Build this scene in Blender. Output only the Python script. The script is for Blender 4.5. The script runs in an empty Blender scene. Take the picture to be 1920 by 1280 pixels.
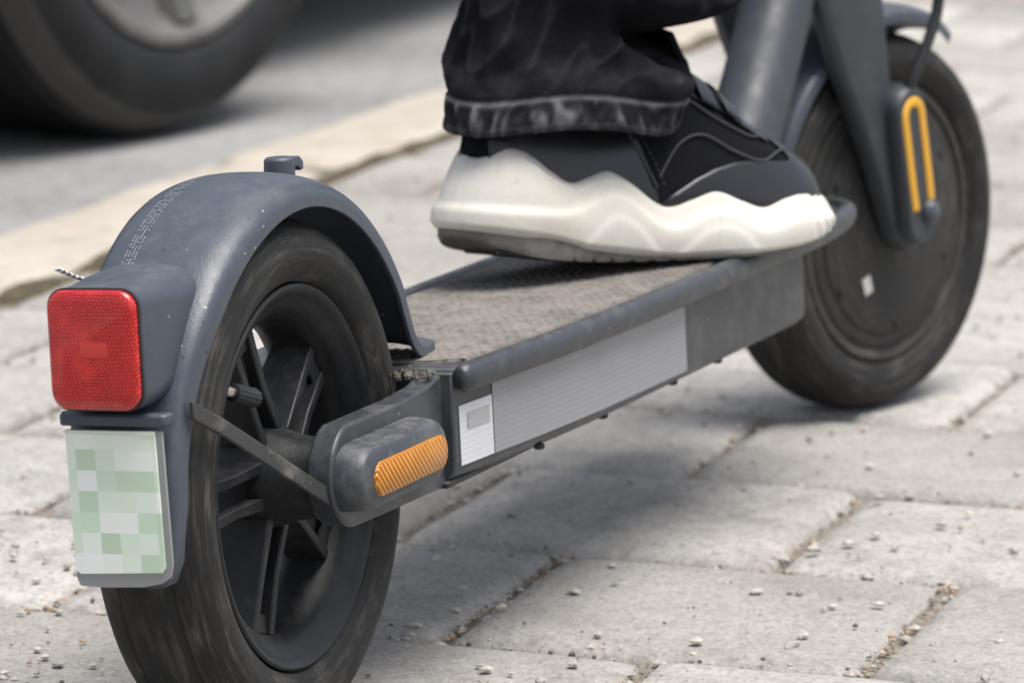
import bpy, bmesh, math, random
from mathutils import Vector, Matrix, noise
R = math.radians
random.seed(7)
scene = bpy.context.scene
col = scene.collection

# ------------------------------------------------------------------ camera, sky, sun, exposure
cam_d = bpy.data.cameras.new('camera'); cam = bpy.data.objects.new('camera', cam_d); col.objects.link(cam)
cam.matrix_world = Matrix(((0.3713, 0.1554, -0.9154, -1.7214), (-0.9285, 0.0714, -0.3644, -0.7934),
                           (0.0087, 0.9853, 0.1708, 0.4937), (0, 0, 0, 1)))
cam_d.lens = 164.63; cam_d.sensor_width = 36; cam_d.clip_start = .05; cam_d.clip_end = 400
cam_d.dof.use_dof = True; cam_d.dof.focus_distance = 1.93; cam_d.dof.aperture_fstop = 17
scene.camera = cam

SUN_EL, SUN_AZ = R(73), R(-95)          # direction the light comes from (azimuth in the x-y plane)
world = bpy.data.worlds.new('World'); scene.world = world; world.use_nodes = True
wn = world.node_tree.nodes; wl = world.node_tree.links
sky = wn.new('ShaderNodeTexSky'); sky.sky_type = 'NISHITA'; sky.sun_disc = False
sky.sun_elevation = SUN_EL; sky.sun_rotation = R(90) - SUN_AZ
sky.air_density = 1.0; sky.dust_density = 3.0
hs = wn.new('ShaderNodeHueSaturation'); hs.inputs['Saturation'].default_value = .50
wl.new(sky.outputs[0], hs.inputs['Color']); wl.new(hs.outputs[0], wn['Background'].inputs['Color'])
wn['Background'].inputs['Strength'].default_value = .10
sd = bpy.data.lights.new('sun', 'SUN'); sun = bpy.data.objects.new('sun', sd); col.objects.link(sun)
sd.energy = 2.3; sd.angle = R(40); sd.color = (1, .965, .92)
sdir = Vector((math.cos(SUN_EL) * math.cos(SUN_AZ), math.cos(SUN_EL) * math.sin(SUN_AZ), math.sin(SUN_EL)))
sun.rotation_euler = sdir.to_track_quat('Z', 'Y').to_euler()
scene.view_settings.view_transform = 'Standard'; scene.view_settings.look = 'None'
scene.view_settings.exposure = 1.04; scene.view_settings.gamma = 1

# ------------------------------------------------------------------ material helpers
class NT:
    def __init__(s, name):
        s.m = bpy.data.materials.new(name); s.m.use_nodes = True
        s.n = s.m.node_tree.nodes; s.l = s.m.node_tree.links; s.b = s.n['Principled BSDF']
        s.tc = s.n.new('ShaderNodeTexCoord'); s.co = s.tc.outputs['Object']
    def node(s, t, **kw):
        nd = s.n.new('ShaderNode' + t)
        for k, v in kw.items(): setattr(nd, k, v)
        return nd
    def set(s, nd, **kw):
        for k, v in kw.items():
            i = nd.inputs[k.replace('_', ' ')]
            if hasattr(v, 'is_linked') or hasattr(v, 'links'): s.l.new(v, i)
            else: i.default_value = v
        return nd
    def mapping(s, scale=(1, 1, 1), rot=(0, 0, 0), loc=(0, 0, 0), src=None):
        m = s.node('Mapping'); s.l.new(src or s.co, m.inputs['Vector'])
        m.inputs['Scale'].default_value = scale; m.inputs['Rotation'].default_value = rot; m.inputs['Location'].default_value = loc
        return m.outputs[0]
    def noise(s, scale, detail=4, rough=.55, vec=None, dist=0):
        nd = s.node('TexNoise'); s.set(nd, Scale=scale, Detail=detail, Roughness=rough, Distortion=dist)
        s.l.new(vec or s.co, nd.inputs['Vector']); return nd.outputs['Fac']
    def voro(s, scale, vec=None, feature='F1', out='Distance', rnd=1.):
        nd = s.node('TexVoronoi', feature=feature); nd.inputs['Scale'].default_value = scale
        nd.inputs['Randomness'].default_value = rnd
        s.l.new(vec or s.co, nd.inputs['Vector']); return nd.outputs[out]
    def ramp(s, fac, stops, interp='LINEAR'):
        nd = s.node('ValToRGB'); e = nd.color_ramp.elements; nd.color_ramp.interpolation = interp
        while len(e) < len(stops): e.new(.5)
        for i, (p, c) in enumerate(stops):
            e[i].position = p; e[i].color = (c, c, c, 1) if not hasattr(c, '__len__') else (*c, 1)
        s.l.new(fac, nd.inputs[0]); return nd.outputs[0]
    def mix(s, fac, a, b, mode='MIX'):
        nd = s.node('Mix', data_type='RGBA', blend_type=mode)
        for v, i in ((fac, 0), (a, 6), (b, 7)):
            if hasattr(v, 'links'): s.l.new(v, nd.inputs[i])
            else: nd.inputs[i].default_value = (*v, 1) if hasattr(v, '__len__') else v
        return nd.outputs[2]
    def math(s, op, a, b=0.):
        nd = s.node('Math', operation=op)
        for v, i in ((a, 0), (b, 1)):
            if hasattr(v, 'links'): s.l.new(v, nd.inputs[i])
            else: nd.inputs[i].default_value = v
        return nd.outputs[0]
    def bump(s, h, strength=.3, dist=.001, prev=None):
        nd = s.node('Bump'); nd.inputs['Strength'].default_value = strength; nd.inputs['Distance'].default_value = dist
        s.l.new(h, nd.inputs['Height'])
        if prev is not None: s.l.new(prev, nd.inputs['Normal'])
        s.l.new(nd.outputs[0], s.b.inputs['Normal']); return nd.outputs[0]
    def col(s, v):
        i = s.b.inputs['Base Color']
        if hasattr(v, 'links'): s.l.new(v, i)
        else: i.default_value = (*v, 1)
    def rough(s, v):
        i = s.b.inputs['Roughness']
        if hasattr(v, 'links'): s.l.new(v, i)
        else: i.default_value = v
    def p(s, k, v): s.b.inputs[k].default_value = v

def simple(name, c, rough=.5, spec=.5, metal=0., coat=0.):
    t = NT(name); t.col(c); t.rough(rough); t.p('Specular IOR Level', spec); t.p('Metallic', metal); t.p('Coat Weight', coat); return t.m

def plastic(name, c, rough=.42, dirt=.5, speck=True, dust=(.30, .28, .25), spec=.5):
    """matt grey moulded plastic or powder coat with dust, mud specks and rubbed edges"""
    t = NT(name)
    n1 = t.noise(9, 5); n2 = t.noise(60, 4, .6); n3 = t.noise(900, 2)
    base = t.mix(t.ramp(n1, [(.35, 0.), (.7, 1.)]), c, tuple(x * 1.22 for x in c))
    dm = t.math('MULTIPLY', t.ramp(n2, [(.52, 0.), (.78, 1.)]), dirt * .35)
    base = t.mix(dm, base, dust)
    if speck:
        v = t.voro(230, out='Distance'); vc = t.voro(230, out='Color')
        sep = t.node('SeparateColor'); t.l.new(vc, sep.inputs[0])
        pick = t.ramp(sep.outputs[0], [(.93, 0.), (.94, 1.)]); dot = t.ramp(t.math('ADD', v, t.math('MULTIPLY', n3, .25)), [(.20, 1.), (.27, 0.)])
        sp = t.math('MULTIPLY', pick, dot); base = t.mix(t.math('MULTIPLY', sp, .8), base, (.42, .39, .34))
        pick2 = t.ramp(sep.outputs[1], [(.86, 0.), (.87, 1.)]); dot2 = t.ramp(v, [(.10, 1.), (.22, 0.)])
        base = t.mix(t.math('MULTIPLY', t.math('MULTIPLY', pick2, dot2), .85), base, (.012, .012, .012))
    geo = t.node('NewGeometry'); sx = t.node('SeparateXYZ'); t.l.new(geo.outputs['Normal'], sx.inputs[0])
    up = t.ramp(sx.outputs[2], [(.55, 0.), (.98, 1.)]); nf = t.noise(150, 5, .7)
    base = t.mix(t.math('MULTIPLY', t.math('MULTIPLY', up, t.ramp(nf, [(.40, 0.), (.70, 1.)])), min(.9, dirt * .55)), base, tuple(x * .75 for x in dust))
    t.col(base)
    t.rough(t.ramp(n2, [(.3, rough - .06), (.75, rough + .2)])); t.p('Specular IOR Level', spec)
    t.bump(n3, .3, .0004)
    return t.m

def tyre_mat(name, c=(.016, .016, .0165), dust=(.11, .095, .078), amt=.8):
    """rubber; object space has the wheel axis on y: scuffs run round the wheel"""
    t = NT(name)
    xyz = t.node('SeparateXYZ'); t.l.new(t.co, xyz.inputs[0])
    r2 = t.math('SQRT', t.math('ADD', t.math('MULTIPLY', xyz.outputs[0], xyz.outputs[0]), t.math('MULTIPLY', xyz.outputs[2], xyz.outputs[2])))
    cb = t.node('CombineXYZ')      # squeezed round the wheel, so marks come out as long streaks without a seam
    t.l.new(t.math('MULTIPLY', t.math('DIVIDE', xyz.outputs[0], r2), .016), cb.inputs[0]); t.l.new(t.math('MULTIPLY', t.math('DIVIDE', xyz.outputs[2], r2), .016), cb.inputs[1])
    t.l.new(t.math('ADD', xyz.outputs[1], t.math('MULTIPLY', r2, 1.7)), cb.inputs[2])
    n1 = t.noise(190, 6, .68, cb.outputs[0], .3); n2 = t.noise(22, 4, .6); n3 = t.noise(700, 2)
    m1 = t.math('MULTIPLY', t.ramp(n1, [(.47, 0.), (.72, 1.)]), t.ramp(n2, [(.38, .1), (.62, 1.)]))
    base = t.mix(t.math('MULTIPLY', m1, amt), c, dust)
    base = t.mix(t.math('MULTIPLY', t.ramp(n2, [(.4, 0.), (.8, 1.)]), .25), base, (.045, .043, .040))
    t.col(base); t.rough(t.ramp(n1, [(.3, .55), (.8, .85)])); t.p('Specular IOR Level', .26)
    b = t.bump(n1, .35, .0012); t.bump(n3, .15, .0004, b)
    return t.m

M = {}
M['frame'] = plastic('grey_frame_paint', (.027, .031, .037), .37, .42)
M['fender'] = plastic('grey_fender_plastic', (.040, .049, .064), .38, .26)
M['cover'] = plastic('dark_grey_plastic', (.034, .040, .048), .38, .9)
M['frontgrey'] = plastic('front_grey_paint', (.028, .033, .040), .46, .25, False)
M['blackplastic'] = plastic('black_plastic', (.014, .015, .017), .45, .5, spec=.35)
M['stay'] = plastic('dusty_black_strip', (.030, .030, .029), .6, 1.5)
M['rim'] = plastic('black_rim_paint', (.010, .0108, .0122), .42, .2, False, spec=.32)
M['motor'] = tyre_mat('dusty_motor_cover', (.026, .0255, .0248), (.14, .130, .118), .7)
M['tyre'] = tyre_mat('scooter_tyre_rubber', (.013, .0128, .0128), (.13, .118, .102), .85)
M['ringdust'] = tyre_mat('dusty_rim_edge', (.045, .043, .040), (.16, .15, .135), .8)
M['mud'] = plastic('dried_mud', (.065, .055, .045), .9, 2.0)
M['steel'] = simple('steel', (.55, .5, .42), .3, .5, 1.)

def mat_deck():
    t = NT('grey_rubber_mat'); n1 = t.noise(25, 5); n2 = t.noise(300, 3)
    b = t.mix(t.ramp(n1, [(.3, 0.), (.7, 1.)]), (.115, .105, .094), (.19, .175, .157))
    b = t.mix(t.math('MULTIPLY', t.ramp(n2, [(.48, 0.), (.66, 1.)]), .7), b, (.055, .050, .044))
    n3 = t.noise(75, 4, .65); b = t.mix(t.math('MULTIPLY', t.ramp(n3, [(.48, 0.), (.7, 1.)]), .6), b, (.25, .228, .20))
    t.col(b); t.rough(.9); t.bump(n2, .5, .0012); return t.m
M['mat'] = mat_deck()
def mat_red():
    t = NT('red_reflector_lens')
    # diagonal prismatic cells
    br = t.node('TexBrick'); t.l.new(t.mapping((1, 1, 1), (0, R(90), 0)), br.inputs['Vector'])
    vec = t.node('CombineXYZ'); xyz = t.node('SeparateXYZ'); t.l.new(t.co, xyz.inputs[0])
    t.l.new(xyz.outputs[1], vec.inputs[0]); t.l.new(xyz.outputs[2], vec.inputs[1]); t.l.new(vec.outputs[0], br.inputs['Vector'])
    t.set(br, Scale=290, Mortar_Size=.14, Mortar_Smooth=.6, Brick_Width=.5, Row_Height=.38)
    br.inputs['Color1'].default_value = (1, 1, 1, 1); br.inputs['Color2'].default_value = (.45, .45, .45, 1); br.inputs['Mortar'].default_value = (0, 0, 0, 1)
    br2 = t.node('TexBrick'); rt = t.mapping((1, 1, 1), (0, 0, R(52)), src=vec.outputs[0]); t.l.new(rt, br2.inputs['Vector'])
    t.set(br2, Scale=300, Mortar_Size=.14, Mortar_Smooth=.7, Brick_Width=.6, Row_Height=.36)
    br2.inputs['Color1'].default_value = (.9, .9, .9, 1); br2.inputs['Color2'].default_value = (.55, .55, .55, 1); br2.inputs['Mortar'].default_value = (0, 0, 0, 1)
    ad = t.math('SUBTRACT', t.math('ABSOLUTE', xyz.outputs[1]), t.math('MULTIPLY', t.math('ABSOLUTE', t.math('SUBTRACT', xyz.outputs[2], .1815)), .35))
    zone = t.ramp(t.math('MULTIPLY', ad, 40.), [(.06, 0.), (.10, 1.)])
    mk = t.mix(zone, br.outputs['Color'], br2.outputs['Color'])
    n = t.noise(70, 3)
    c = t.mix(mk, (.27, .004, .005), (.80, .018, .015))
    c = t.mix(t.math('MULTIPLY', t.ramp(n, [(.5, 0.), (.8, 1.)]), .5), c, (.80, .04, .03))
    t.col(c); t.rough(.22); t.p('Specular IOR Level', .35); t.p('Coat Weight', .7); t.p('Coat Roughness', .04)
    t.bump(t.ramp(mk, [(0, 0.), (1, 1.)]), .35, .0006); return t.m
M['red'] = mat_red()
M['redlens'] = simple('red_bulb_window', (.52, .014, .012), .12, .6, 0, .6)
def mat_amber(name, c1, c2, scale, direction='DIAGONAL'):
    t = NT(name); wv = t.node('TexWave', wave_type='BANDS', bands_direction=direction); t.l.new(t.co, wv.inputs['Vector'])
    t.set(wv, Scale=scale, Distortion=.2)
    n = t.noise(80, 3)
    c = t.mix(wv.outputs['Fac'], c1, c2); c = t.mix(t.math('MULTIPLY', t.ramp(n, [(.5, 0.), (.75, 1.)]), .2), c, (.75, .36, .05))
    t.col(c); t.rough(.3); t.p('Coat Weight', .15); t.p('Coat Roughness', .1); t.bump(wv.outputs['Fac'], .5, .0008); return t.m
M['amber'] = mat_amber('amber_reflector_lens', (.26, .085, .003), (.54, .21, .005), 170)
M['amber2'] = mat_amber('amber_reflective_strip', (.70, .34, .015), (.80, .42, .02), 300)

def mat_plate():
    t = NT('pale_green_plate')
    xyz = t.node('SeparateXYZ'); t.l.new(t.co, xyz.inputs[0])
    vec = t.node('CombineXYZ'); t.l.new(xyz.outputs[1], vec.inputs[0]); t.l.new(xyz.outputs[2], vec.inputs[1])
    sn = t.node('VectorMath', operation='SNAP'); t.l.new(vec.outputs[0], sn.inputs[0]); sn.inputs[1].default_value = (.0083, .0083, 1)
    wnn = t.node('TexWhiteNoise', noise_dimensions='2D'); t.l.new(sn.outputs[0], wnn.inputs[0])
    c = t.ramp(wnn.outputs['Value'], [(0, (.50, .62, .46)), (.3, (.62, .75, .59)), (.55, (.69, .79, .66)), (.8, (.75, .81, .72)), (1, (.84, .85, .82))])
    t.col(c); t.rough(.4); return t.m
M['plate'] = mat_plate()
M['backing'] = simple('grey_plate_backing', (.26, .265, .26), .5)
M['plateedge'] = simple('plate_border', (.62, .66, .58), .45)

def mat_label(name, base, ink, rows, words):
    t = NT(name); xyz = t.node('SeparateXYZ'); t.l.new(t.co, xyz.inputs[0])
    ln = t.ramp(t.math('FRACT', t.math('MULTIPLY', xyz.outputs[2], rows)), [(.30, 0.), (.42, 1.), (.72, 1.), (.84, 0.)])
    vec = t.node('CombineXYZ'); t.l.new(t.math('MULTIPLY', xyz.outputs[0], words), vec.inputs[0])
    t.l.new(t.math('FLOOR', t.math('MULTIPLY', xyz.outputs[2], rows)), vec.inputs[1])
    wd = t.ramp(t.noise(1., 2, .7, vec.outputs[0]), [(.40, 0.), (.50, 1.)])
    c = t.mix(t.math('MULTIPLY', t.math('MULTIPLY', ln, wd), .22), base, ink)
    n = t.noise(40, 4); c = t.mix(t.math('MULTIPLY', t.ramp(n, [(.45, 0.), (.8, 1.)]), .4), c, tuple(x * .7 for x in base))
    t.col(c); t.rough(.38); return t.m
M['label_grey'] = mat_label('silver_label_print', (.235, .24, .25), (.12, .125, .135), 400, 620)
M['label_white'] = mat_label('white_label_print', (.55, .55, .57), (.28, .28, .30), 420, 600)
M['label_block'] = simple('label_code_block', (.33, .33, .33), .5)
M['ink'] = simple('pale_lettering', (.23, .25, .28), .6)
M['whitetape'] = simple('white_sticker', (.55, .53, .49), .6)

def mat_zip():
    t = NT('striped_cable_tie'); wv = t.node('TexWave', wave_type='BANDS', bands_direction='X'); t.l.new(t.co, wv.inputs['Vector']); t.set(wv, Scale=90)
    t.col(t.ramp(wv.outputs['Fac'], [(.22, (.04, .04, .04)), (.32, (.75, .74, .70))])); t.rough(.5); return t.m
M['zip'] = mat_zip()

# shoe and jeans
def mat_sole():
    t = NT('white_midsole_foam'); n1 = t.noise(18, 4); n2 = t.noise(260, 3)
    b = t.mix(t.ramp(n1, [(.35, 0.), (.75, 1.)]), (.60, .58, .53), (.54, .505, .44))
    b = t.mix(t.math('MULTIPLY', t.ramp(n2, [(.55, 0.), (.75, 1.)]), .3), b, (.38, .33, .26))
    t.col(b); t.rough(.6); t.p('Specular IOR Level', .3); t.bump(n2, .1, .0005); return t.m
M['sole'] = mat_sole()
def mat_outsole():
    t = NT('grey_outsole_rubber'); n1 = t.noise(60, 4)
    t.col(t.mix(t.ramp(n1, [(.4, 0.), (.7, 1.)]), (.10, .095, .085), (.20, .185, .165))); t.rough(.8); t.bump(n1, .5, .001); return t.m
M['outsole'] = mat_outsole()
def mat_leather():
    t = NT('black_shoe_leather'); n1 = t.noise(30, 4); v = t.voro(900)
    t.col(t.mix(t.ramp(n1, [(.4, 0.), (.8, 1.)]), (.007, .0075, .010), (.016, .017, .020))); t.rough(t.ramp(n1, [(.3, .26), (.7, .44)]))
    t.p('Specular IOR Level', .5); t.bump(v, .12, .0004); return t.m
M['leather'] = mat_leather()
def mat_textile():
    t = NT('black_shoe_textile'); v = t.voro(1400, rnd=.2); t.col((.007, .0075, .010)); t.rough(.9); t.p('Specular IOR Level', .1); t.bump(v, .4, .0006); return t.m
M['textile'] = mat_textile()
M['piping'] = simple('dark_grey_piping', (.04, .04, .04), .6)
def mat_denim():
    t = NT('washed_black_denim')
    at = t.node('Attribute'); at.attribute_name = 'wear'
    n1 = t.noise(16, 5, .6); n2 = t.noise(90, 4, .6); wv = t.node('TexWave', wave_type='BANDS', bands_direction='DIAGONAL')
    t.l.new(t.co, wv.inputs['Vector']); t.set(wv, Scale=260, Distortion=6)
    b = t.mix(t.ramp(n1, [(.35, 0.), (.75, 1.)]), (.0045, .0046, .0062), (.0085, .0086, .0108))
    b = t.mix(t.math('MULTIPLY', t.ramp(n2, [(.35, 0.), (.75, 1.)]), .3), b, (.015, .015, .018))
    wr = t.math('MULTIPLY', at.outputs['Fac'], t.ramp(n2, [(.30, .35), (.62, 1.)]))
    b = t.mix(wr, b, (.12, .12, .13))
    t.col(b); t.rough(.95); t.p('Specular IOR Level', .04)
    h = t.math('ADD', t.math('MULTIPLY', wv.outputs['Fac'], .12), n2); t.bump(h, .45, .0012); return t.m
M['denim'] = mat_denim()
M['skin'] = simple('skin', (.55, .36, .27), .5)

# ground
def mat_paver():
    t = NT('grey_concrete_paver')
    geo = t.node('NewGeometry'); pos = geo.outputs['Position']
    inf = t.node('ObjectInfo')
    n0 = t.noise(5, 4, .55, pos); n1 = t.noise(30, 5, .6, pos); n2 = t.noise(330, 4, .7, pos); v = t.voro(520, pos)
    b = t.mix(inf.outputs['Random'], (.25, .238, .220), (.445, .427, .40))
    b = t.mix(t.math('MULTIPLY', t.ramp(n1, [(.32, 1.), (.55, 0.)]), .50), b, (.185, .172, .155))
    n4 = t.noise(11, 5, .65, pos, .3); b = t.mix(t.math('MULTIPLY', t.ramp(n4, [(.50, 0.), (.72, 1.)]), .6), b, (.17, .16, .148))  # broad dark patches: stains together with soft shadow painted into the colour
    b = t.mix(t.math('MULTIPLY', t.ramp(n0, [(.38, 0.), (.68, 1.)]), .35), b, (.46, .445, .42))
    b = t.mix(t.math('MULTIPLY', t.ramp(n2, [(.52, 0.), (.68, 1.)]), .6), b, (.14, .13, .118))
    n6 = t.noise(110, 5, .7, pos); b = t.mix(t.math('MULTIPLY', t.ramp(n6, [(.50, 0.), (.66, 1.)]), .45), b, (.16, .15, .136))
    b = t.mix(t.math('MULTIPLY', t.ramp(n2, [(.30, 1.), (.44, 0.)]), .4), b, (.56, .53, .49))
    t.col(b); t.rough(.9); t.p('Specular IOR Level', .25)
    bb = t.bump(n2, .6, .002); b2 = t.bump(n6, .5, .003, bb); t.bump(n1, .4, .005, b2); return t.m
M['paver'] = mat_paver()
def mat_joint():
    t = NT('sandy_joint_and_far_paving')
    n1 = t.noise(40, 5); n2 = t.noise(400, 3)
    b = t.mix(t.ramp(n1, [(.35, 0.), (.7, 1.)]), (.13, .115, .095), (.27, .24, .20))
    b = t.mix(t.math('MULTIPLY', t.ramp(n2, [(.5, 0.), (.7, 1.)]), .6), b, (.05, .044, .036))
    t.col(b); t.rough(.95); t.bump(n2, .8, .002); return t.m
M['joint'] = mat_joint()
def mat_asphalt():
    t = NT('worn_grey_asphalt'); n1 = t.noise(3.5, 5); n2 = t.noise(62, 6, .75); v = t.voro(190)
    b = t.mix(t.ramp(n1, [(.35, 0.), (.7, 1.)]), (.18, .18, .178), (.28, .277, .27))
    b = t.mix(t.math('MULTIPLY', t.ramp(n2, [(.45, 0.), (.65, 1.)]), .55), b, (.36, .355, .345))
    b = t.mix(t.math('MULTIPLY', t.ramp(n2, [(.3, 1.), (.45, 0.)]), .6), b, (.10, .10, .10))
    t.col(b); t.rough(.9); t.bump(n2, .7, .004); return t.m
M['asphalt'] = mat_asphalt()
def mat_kerb():
    t = NT('pale_granite_kerb'); geo = t.node('NewGeometry'); pos = geo.outputs['Position']
    n1 = t.noise(14, 5, .6, pos); n2 = t.noise(160, 4, .7, pos)
    b = t.mix(t.ramp(n1, [(.35, 0.), (.7, 1.)]), (.34, .305, .255), (.43, .395, .34))
    b = t.mix(t.math('MULTIPLY', t.ramp(n2, [(.5, 0.), (.7, 1.)]), .35), b, (.27, .23, .18))
    n5 = t.noise(38, 5, .7, pos); b = t.mix(t.math('MULTIPLY', t.ramp(n5, [(.52, 0.), (.66, 1.)]), .55), b, (.24, .205, .165))
    t.col(b); t.rough(.9); b1 = t.bump(n2, .5, .003); t.bump(n1, .6, .01, b1); return t.m
M['kerb'] = mat_kerb()
def mat_moss():
    t = NT('brown_moss'); n = t.noise(120, 4); t.col(t.mix(t.ramp(n, [(.4, 0.), (.65, 1.)]), (.035, .027, .016), (.10, .078, .040))); t.rough(1.); t.bump(n, 1., .004); return t.m
M['moss'] = mat_moss()
def grit_mat(name, c): 
    t = NT(name); geo = t.node('NewGeometry'); n = t.noise(90, 3, .5, geo.outputs['Position'])
    t.col(t.mix(t.ramp(n, [(.35, 0.), (.65, 1.)]), tuple(x * .7 for x in c), tuple(min(1, x * 1.3) for x in c))); t.rough(.85); return t.m
M['grit_pale'] = grit_mat('pale_grit', (.36, .335, .295)); M['grit_tan'] = grit_mat('tan_grit', (.30, .225, .155)); M['grit_dark'] = grit_mat('dark_grit', (.10, .085, .07))
# car
M['cartyre'] = tyre_mat('car_tyre_rubber', (.0075, .0082, .0095), (.05, .049, .048), .4)
M['carband'] = tyre_mat('car_tyre_worn_shoulder', (.050, .048, .046), (.12, .112, .105), .8)
def mat_carrim():
    t = NT('dusty_silver_wheel'); n = t.noise(14, 5); t.col(t.mix(t.ramp(n, [(.35, 0.), (.7, 1.)]), (.085, .083, .08), (.17, .167, .162))); t.rough(.5); t.p('Metallic', .25); return t.m
M['carrim'] = mat_carrim()
M['carpaint'] = simple('black_car_paint', (.012, .012, .014), .25, .5, 0, .6)
M['under'] = simple('black_underbody', (.01, .01, .01), .9)
M['glass'] = simple('dark_car_glass', (.02, .022, .025), .05, .6)
M['carlamp'] = simple('clear_lamp_lens', (.5, .5, .52), .1, .6)

# ------------------------------------------------------------------ mesh helpers
class MB:
    def __init__(s): s.v = []; s.f = []
    def add(s, vs, fs):
        o = len(s.v); s.v += [tuple(v) for v in vs]; s.f += [tuple(i + o for i in f) for f in fs]; return s
    def box(s, c, d, rot=None):
        vs = []
        for x in (-.5, .5):
            for y in (-.5, .5):
                for z in (-.5, .5):
                    p = Vector((x * d[0], y * d[1], z * d[2]))
                    if rot is not None: p = rot @ p
                    vs.append(p + Vector(c))
        return s.add(vs, [(0, 1, 3, 2), (4, 6, 7, 5), (0, 4, 5, 1), (2, 3, 7, 6), (0, 2, 6, 4), (1, 5, 7, 3)])
    def loft(s, rings, caps=True, closed=True):
        n = len(rings[0]); vs = [p for r in rings for p in r]; fs = []
        for i in range(len(rings) - 1):
            for j in range(n if closed else n - 1):
                a = i * n + j; b = i * n + (j + 1) % n
                fs.append((a, b, b + n, a + n))
        if caps and closed:
            fs.append(tuple(range(n))[::-1]); k = (len(rings) - 1) * n; fs.append(tuple(range(k, k + n)))
        return s.add(vs, fs)
    def tube(s, path, rad, n=12, flat=(1, 1), up=(0, 0, 1), caps=True):
        path = [Vector(p) for p in path]; up = Vector(up); rings = []
        for i, p in enumerate(path):
            t = (path[min(i + 1, len(path) - 1)] - path[max(i - 1, 0)]).normalized()
            a = t.cross(up)
            if a.length < 1e-4: a = t.cross(Vector((1, 0, 0)))
            a.normalize(); b = a.cross(t); r = rad[i] if hasattr(rad, '__len__') else rad
            rings.append([p + a * (r * flat[0] * math.cos(2 * math.pi * k / n)) + b * (r * flat[1] * math.sin(2 * math.pi * k / n)) for k in range(n)])
        return s.loft(rings, caps)
    def lathe(s, prof, n=72, c=(0, 0, 0), closed=False):
        """profile of (radius, y) turned about the y axis"""
        rings = []
        for k in range(n):
            a = 2 * math.pi * k / n
            rings.append([(c[0] + r * math.cos(a), c[1] + y, c[2] + r * math.sin(a)) for r, y in prof])
        m = len(prof); vs = [p for r in rings for p in r]; fs = []
        for k in range(n):
            k2 = (k + 1) % n
            for j in range(m if closed else m - 1):
                j2 = (j + 1) % m
                fs.append((k * m + j, k * m + j2, k2 * m + j2, k2 * m + j))
        return s.add(vs, fs)
    def prism(s, outl, y0, y1):
        """outline of (x, z) extruded from y0 to y1"""
        return s.loft([[(x, y0, z) for x, z in outl], [(x, y1, z) for x, z in outl]])
    def grid(s, fn, nu, nv):
        vs = [fn(i / (nu - 1), j / (nv - 1)) for i in range(nu) for j in range(nv)]
        return s.add(vs, [(i * nv + j, (i + 1) * nv + j, (i + 1) * nv + j + 1, i * nv + j + 1) for i in range(nu - 1) for j in range(nv - 1)])

def make_mesh(name, mb, mat, smooth=True):
    me = bpy.data.meshes.new(name); me.from_pydata(mb.v, [], mb.f)
    bm = bmesh.new(); bm.from_mesh(me); bmesh.ops.remove_doubles(bm, verts=bm.verts, dist=1e-6)
    bmesh.ops.recalc_face_normals(bm, faces=bm.faces); bm.to_mesh(me); bm.free()
    me.materials.append(mat)
    if smooth:
        for p in me.polygons: p.use_smooth = True
    me.update(); return me

def obj(name, mb, mat, parent=None, smooth=True, bevel=0., seg=2, sub=0, solid=0., angle=40, matrix=None):
    o = bpy.data.objects.new(name, make_mesh(name, mb, mat, smooth)); col.objects.link(o)
    if parent is not None: o.parent = parent
    if matrix is not None: o.matrix_local = matrix
    if solid: md = o.modifiers.new('solid', 'SOLIDIFY'); md.thickness = abs(solid); md.offset = 1 if solid > 0 else -1
    if bevel:
        md = o.modifiers.new('bevel', 'BEVEL'); md.width = bevel; md.segments = seg; md.limit_method = 'ANGLE'; md.angle_limit = R(35); md.harden_normals = False
    if sub: md = o.modifiers.new('sub', 'SUBSURF'); md.levels = sub; md.render_levels = sub
    if smooth and not sub:
        bm = bmesh.new(); bm.from_mesh(o.data)
        for e in bm.edges:
            if len(e.link_faces) == 2 and e.calc_face_angle(0) > R(angle): e.smooth = False
        bm.to_mesh(o.data); bm.free()
    return o
def tag(o, label=None, cat=None, group=None, kind=None):
    for k, v in (('label', label), ('category', cat), ('group', group), ('kind', kind)):
        if v: o[k] = v
    return o
def empty(name, loc=(0, 0, 0), rot=(0, 0, 0)):
    o = bpy.data.objects.new(name, None); col.objects.link(o); o.location = loc; o.rotation_euler = rot; o.empty_display_size = .1; return o
def lerp(a, b, t): return a + (b - a) * t
def interp(tab, x):
    if x <= tab[0][0]: return tab[0][1]
    for (x0, y0), (x1, y1) in zip(tab, tab[1:]):
        if x <= x1:
            t = (x - x0) / (x1 - x0); t = t * t * (3 - 2 * t) if False else t
            return y0 + (y1 - y0) * t
    return tab[-1][1]
def smooth_tab(tab, x):
    """Catmull-Rom through a table"""
    n = len(tab)
    if x <= tab[0][0]: return tab[0][1]
    if x >= tab[-1][0]: return tab[-1][1]
    for i in range(n - 1):
        if x <= tab[i + 1][0]:
            x0, y0 = tab[i]; x1, y1 = tab[i + 1]; t = (x - x0) / (x1 - x0); h = x1 - x0
            m0 = (y1 - tab[i - 1][1]) / (x1 - tab[i - 1][0]) if i > 0 else (y1 - y0) / h
            m1 = (tab[i + 2][1] - y0) / (tab[i + 2][0] - x0) if i < n - 2 else (y1 - y0) / h
            t2, t3 = t * t, t * t * t
            return (2 * t3 - 3 * t2 + 1) * y0 + (t3 - 2 * t2 + t) * h * m0 + (-2 * t3 + 3 * t2) * y1 + (t3 - t2) * h * m1
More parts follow.
